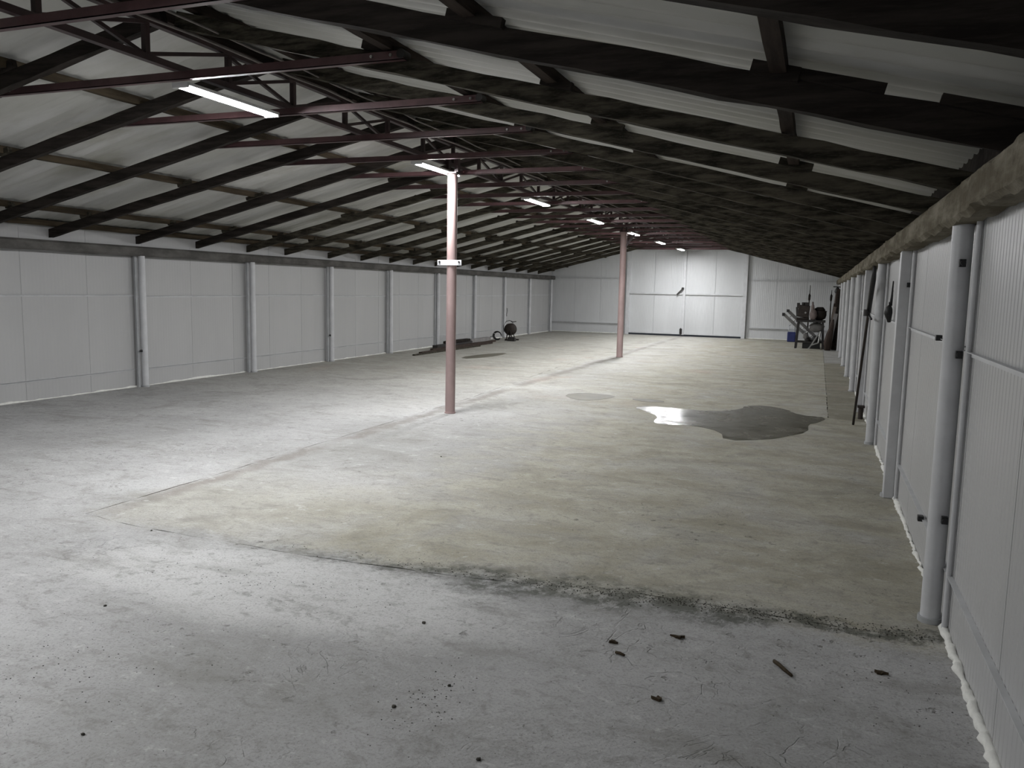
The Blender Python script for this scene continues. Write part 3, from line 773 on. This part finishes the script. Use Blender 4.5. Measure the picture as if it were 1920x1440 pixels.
# ---------------------------------------------------------------- right wall: pole and hanging tool
t = empty('long_pole', (.56, 12.1, 0)); tag(t, 'long dark pole leaning against the right wall behind the third post', 'pole')
P0 = Vector((0, 0, 0)); P1 = Vector((.03, -1.75, 2.14))
mb = MB(); mb.path([P0.lerp(P1, k/8)+Vector((0, 0, .02 if k else .01)) for k in range(7)], .017, 8); mb.build('shaft', M['rust'], t)
mb = MB(); mb.path([P0.lerp(P1, .75), P0.lerp(P1, .86), P0.lerp(P1, .93)+Vector((0, -.03, 0)), P1], [.026, .03, .03, .02], 8); mb.build('upper_sleeve', M['black'], t)
mb = MB(); q = P0.lerp(P1, .74); mb.tube(q+Vector((-.02, -.02, -.03)), q+Vector((-.02, -.02, .05)), .04, 10); mb.bar(q+Vector((0, 0, -.02)), q+Vector((.02, -.3, -.06)), .02, .02); mb.build('clamp', M['darkmetal'], t)
t = empty('hand_tool', (XR-.03, 9.45, 1.6)); tag(t, 'black pointed tool hanging on the right wall before the third post', 'tool')
mb = MB(); mb.path([(0, .02, .36), (-.005, .01, .2), (-.01, 0, .1)], [.006, .012, .016], 8); mb.build('blade', M['black'], t)
mb = MB(); mb.path([(-.012, .01, .13), (-.03, -.02, .07), (-.03, -.02, .02), (-.012, .02, -.07)], [.02, .04, .042, .02], 8); mb.build('handle', M['black'], t)
t = empty('pipe_stub', (.68, 12.75, 0)); tag(t, 'short dark rusty stub at the foot of the right wall behind the leaning pole', 'pipe')
mb = MB(); mb.tube((0, 0, 0), (0, 0, .17), .035, 12); mb.build('stub', M['rust'], t)
mb = MB(); mb.box((0, 0, .185), (.1, .12, .03)); mb.build('flange', M['rust'], t)

# ---------------------------------------------------------------- far right corner: bench and clutter
t = empty('workbench', (-.20, 28.9, 0)); tag(t, 'dark metal workbench in the far right corner piled with things', 'bench')
mb = MB(); mb.box((0, 0, .92), (.92, .62, .07)); mb.build('bench_top', M['darkmetal'], t, .006)
for sx, x0 in ((-1, -.38), (1, .38)):
    for sy in (-1, 1):
        mb = MB(); mb.bar((x0+sx*.05, sy*.25, 0), (x0, sy*.25, .89), .075, .075); mb.build('leg', M['darkmetal'], t)
for sy in (-.25, .25):
    mb = MB(); mb.bar((-.41, sy, .22), (.41, sy, .22), .03, .05); mb.build('stretcher', M['darkmetal'], t)
t = empty('old_machine', (-.46, 28.9, .957)); tag(t, 'dark brown boxy machine on the left end of the workbench', 'machine')
mb = MB(); mb.box((.02, 0, .28), (.36, .36, .40), Matrix.Rotation(.10, 3, 'Y')); mb.box((.0, .0, .035), (.40, .3, .07)); mb.build('body', M['rust'], t, .015)
mb = MB(); mb.box((-.16, -.05, .47), (.09, .16, .18)); mb.box((.12, 0, .52), (.14, .2, .12)); mb.tube((-.0, 0, .45), (-.0, 0, .58), .06, 10); mb.bar((-.17, -.1, .1), (-.2, -.1, .42), .07, .05); mb.build('top_fittings', M['darkmetal'], t, .006)
mb = MB(); mb.tube((.08, -.2, .24), (.08, -.25, .24), .03, 14); mb.build('cap', M['alu'], t)
t = empty('sack', (-.13, 28.72, .957)); tag(t, 'pale pinkish cloth sack slumped on the middle of the workbench', 'sack')
mb = MB(); mb.blob((0, 0, .17), (.12, .10, .19), .07, 3, -.17); mb.blob((-.03, 0, .36), (.06, .06, .17), .1, 2); mb.build('bag', M['sack'], t)
mb = MB(); mb.blob((-.04, 0, .55), (.035, .035, .06), .2, 1); mb.build('tied_neck', M['sack'], t)
t = empty('cast_pot', (.06, 29.02, .957)); tag(t, 'dark round iron pot on the right end of the workbench', 'pot')
mb = MB(); mb.lathe((0, 0, 0), [(.10, 0), (.19, .05), (.225, .16), (.22, .27), (.235, .31), (.20, .31), (.18, .2), (.0, .1)], 20); mb.build('bowl', M['rust'], t)
mb = MB(); mb.blob((.0, 0, .34), (.18, .15, .10), .15, 2); mb.build('filling', M['wood'], t)
t = empty('canister', (-.88, 32.4, 0)); tag(t, 'blue plastic canister on the floor by the end wall left of the workbench', 'canister')
mb = MB(); mb.box((0, 0, .19), (.30, .2, .38)); mb.build('body', M['blue'], t, .03)
mb = MB(); mb.path([(-.10, 0, .36), (-.11, 0, .6), (.0, 0, .68), (.11, 0, .6), (.10, 0, .36)], .022, 8); mb.box((0, 0, .43), (.22, .14, .12)); mb.build('handle', M['white_plastic'], t)
t = empty('folding_ladder', (-.66, 29.45, 0)); tag(t, 'aluminium ladder tilted behind the left side of the workbench', 'ladder')
A, B = Vector((-.42, .0, 1.10)), Vector((.72, .25, .04)); off = Vector((.10, 0, .11))
for s_ in (0, 1):
    mb = MB(); mb.bar(A+off*s_*1.2, B+off*s_*1.2, .05, .10); mb.build('side_rail', M['alu'], t)
for k in range(1, 8):
    p = A.lerp(B, k/8); mb = MB(); mb.tube(p, p+off*1.2, .018, 8); mb.build('rung', M['alu'], t)
mb = MB(); mb.box(A+Vector((-.02, 0, .0)), (.09, .09, .11)); mb.box(A+off*1.2, (.09, .09, .09)); mb.build('foot_cap', M['black'], t)
t = empty('sheet_bundle', (.0, 28.95, 0)); tag(t, 'pale grey sheet bundle hanging under the workbench top', 'sheet')
mb = MB(); mb.blob((0, 0, .71), (.24, .12, .165), .10, 3); mb.build('bundle', M['greycloth'], t)
mb = MB(); mb.tube((-.1, 0, .82), (-.1, 0, .884), .02, 8); mb.tube((.1, 0, .82), (.1, 0, .884), .02, 8); mb.build('hanger', M['black'], t)
t = empty('tool_crate', (-.14, 28.92, 0)); tag(t, 'black crate of scrap on the floor under the workbench', 'crate')
mb = MB(); mb.box((0, 0, .10), (.56, .36, .2)); mb.build('crate_body', M['black'], t, .01)
mb = MB(); mb.blob((-.13, 0, .26), (.11, .12, .13), .25, 2); mb.blob((.12, .02, .28), (.14, .14, .16), .25, 2); mb.build('scrap', M['darkmetal'], t)
mb = MB(); mb.blob((-.2, -.1, .42), (.09, .05, .12), .2, 2); mb.build('pale_rag', M['greycloth'], t)
t = empty('folded_bracket', (.10, 28.42, 0)); tag(t, 'pale folded bracket leaning in front of the workbench stretcher', 'bracket')
mb = MB(); mb.bar((-.30, 0, .03), (.02, .06, .60), .035, .035); mb.bar((-.02, .0, .22), (.03, .06, .60), .035, .035); mb.bar((-.24, 0, .14), (-.02, .0, .22), .035, .035); mb.build('bracket_frame', M['alu'], t)
mb = MB(); mb.box((-.31, 0, .02), (.06, .05, .04)); mb.build('foot', M['alu'], t)
# boards leaning in the corner, fanned out from the right wall
specs = [((.34, 28.46), (.52, 28.50, 1.42), .09, .03, 'plankpale', 'pale narrow board leaning leftmost in the far right corner'),
         ((.37, 28.72), (.55, 28.76, 1.52), .14, .02, 'plank', 'brown board leaning second from the left in the far right corner'),
         ((.40, 28.30), (.56, 28.33, 1.20), .12, .02, 'greycloth', 'short grey board leaning in front of the brown boards'),
         ((.44, 28.94), (.59, 28.98, 1.86), .15, .02, 'plankpale', 'tall pale brown board leaning farthest back in the corner'),
         ((.47, 28.52), (.60, 28.56, 1.64), .12, .02, 'plank', 'brown board leaning in the middle of the fan of boards'),
         ((.51, 28.78), (.62, 28.82, 2.00), .14, .02, 'plank', 'tallest brown board leaning almost flat against the right wall'),
         ((.54, 28.36), (.635, 28.40, 1.75), .10, .02, 'wood', 'dark board leaning in front of the tallest brown board'),
         ((.58, 28.60), (.65, 28.64, 1.92), .10, .02, 'wood', 'dark narrow board leaning flat against the right wall'),
         ((.61, 28.22), (.665, 28.24, 1.50), .06, .02, 'wood', 'narrow dark lath nearest to the camera in the far right corner')]
for (p, q, wd, th, mt_, lab) in specs:
    mb = MB(); mb.bar((0, 0, .012), (q[0]-p[0], q[1]-p[1], q[2]), th, wd, (0, 1, 0) if False else (1, 0, .1))
    o = mb.build('leaning_board', M[mt_]); o.location = (p[0], p[1], 0); tag(o, lab, 'board', 'boards leaning in the far right corner')
t = empty('tied_bag', (.36, 28.10, 0)); tag(t, 'brown drawn-in cloth bag standing in front of the leaning boards', 'bag')
mb = MB(); mb.path([(.0, 0, .01), (.0, 0, .25), (.05, 0, .55), (.10, .02, .80), (.13, .04, .98)], [.09, .12, .10, .06, .025], 12, .08); mb.build('cloth', M['plank'], t)
mb = MB(); mb.blob((.13, .04, .99), (.03, .03, .03), .1, 1); mb.build('knot', M['wood'], t)
t = empty('lamp_head', (.58, 29.5, 1.98)); tag(t, 'black lamp head hung high on the right wall in the far corner', 'lamp head')
mb = MB(); mb.lathe((0, 0, 0), [(.07, -.12), (.10, -.06), (.06, .04), (.03, .08)], 14); mb.build('shade', M['black'], t)
mb = MB(); mb.bar((-.14, 0, .1), (.14, 0, .09), .035, .035); mb.build('arm', M['black'], t)
for (x, y, z, lab) in ((-.30, 29.75, 2.12, 'thin upright stick behind the sack on the workbench'), (.40, 29.8, 1.97, 'thin upright stick behind the pot on the workbench')):
    t = empty('upright_stick', (x, y, 0)); tag(t, lab, 'stick', 'sticks standing behind the workbench')
    mb = MB(); mb.path([(0, 0, 0), (.01, 0, .7), (.0, .01, 1.4), (.01, .02, z)], [.025, .022, .02, .008], 8); mb.build('shaft', M['wood'], t)
    mb = MB(); mb.blob((0, .0, 1.7), (.045, .04, .16), .1, 1); mb.build('grip', M['wood'], t)
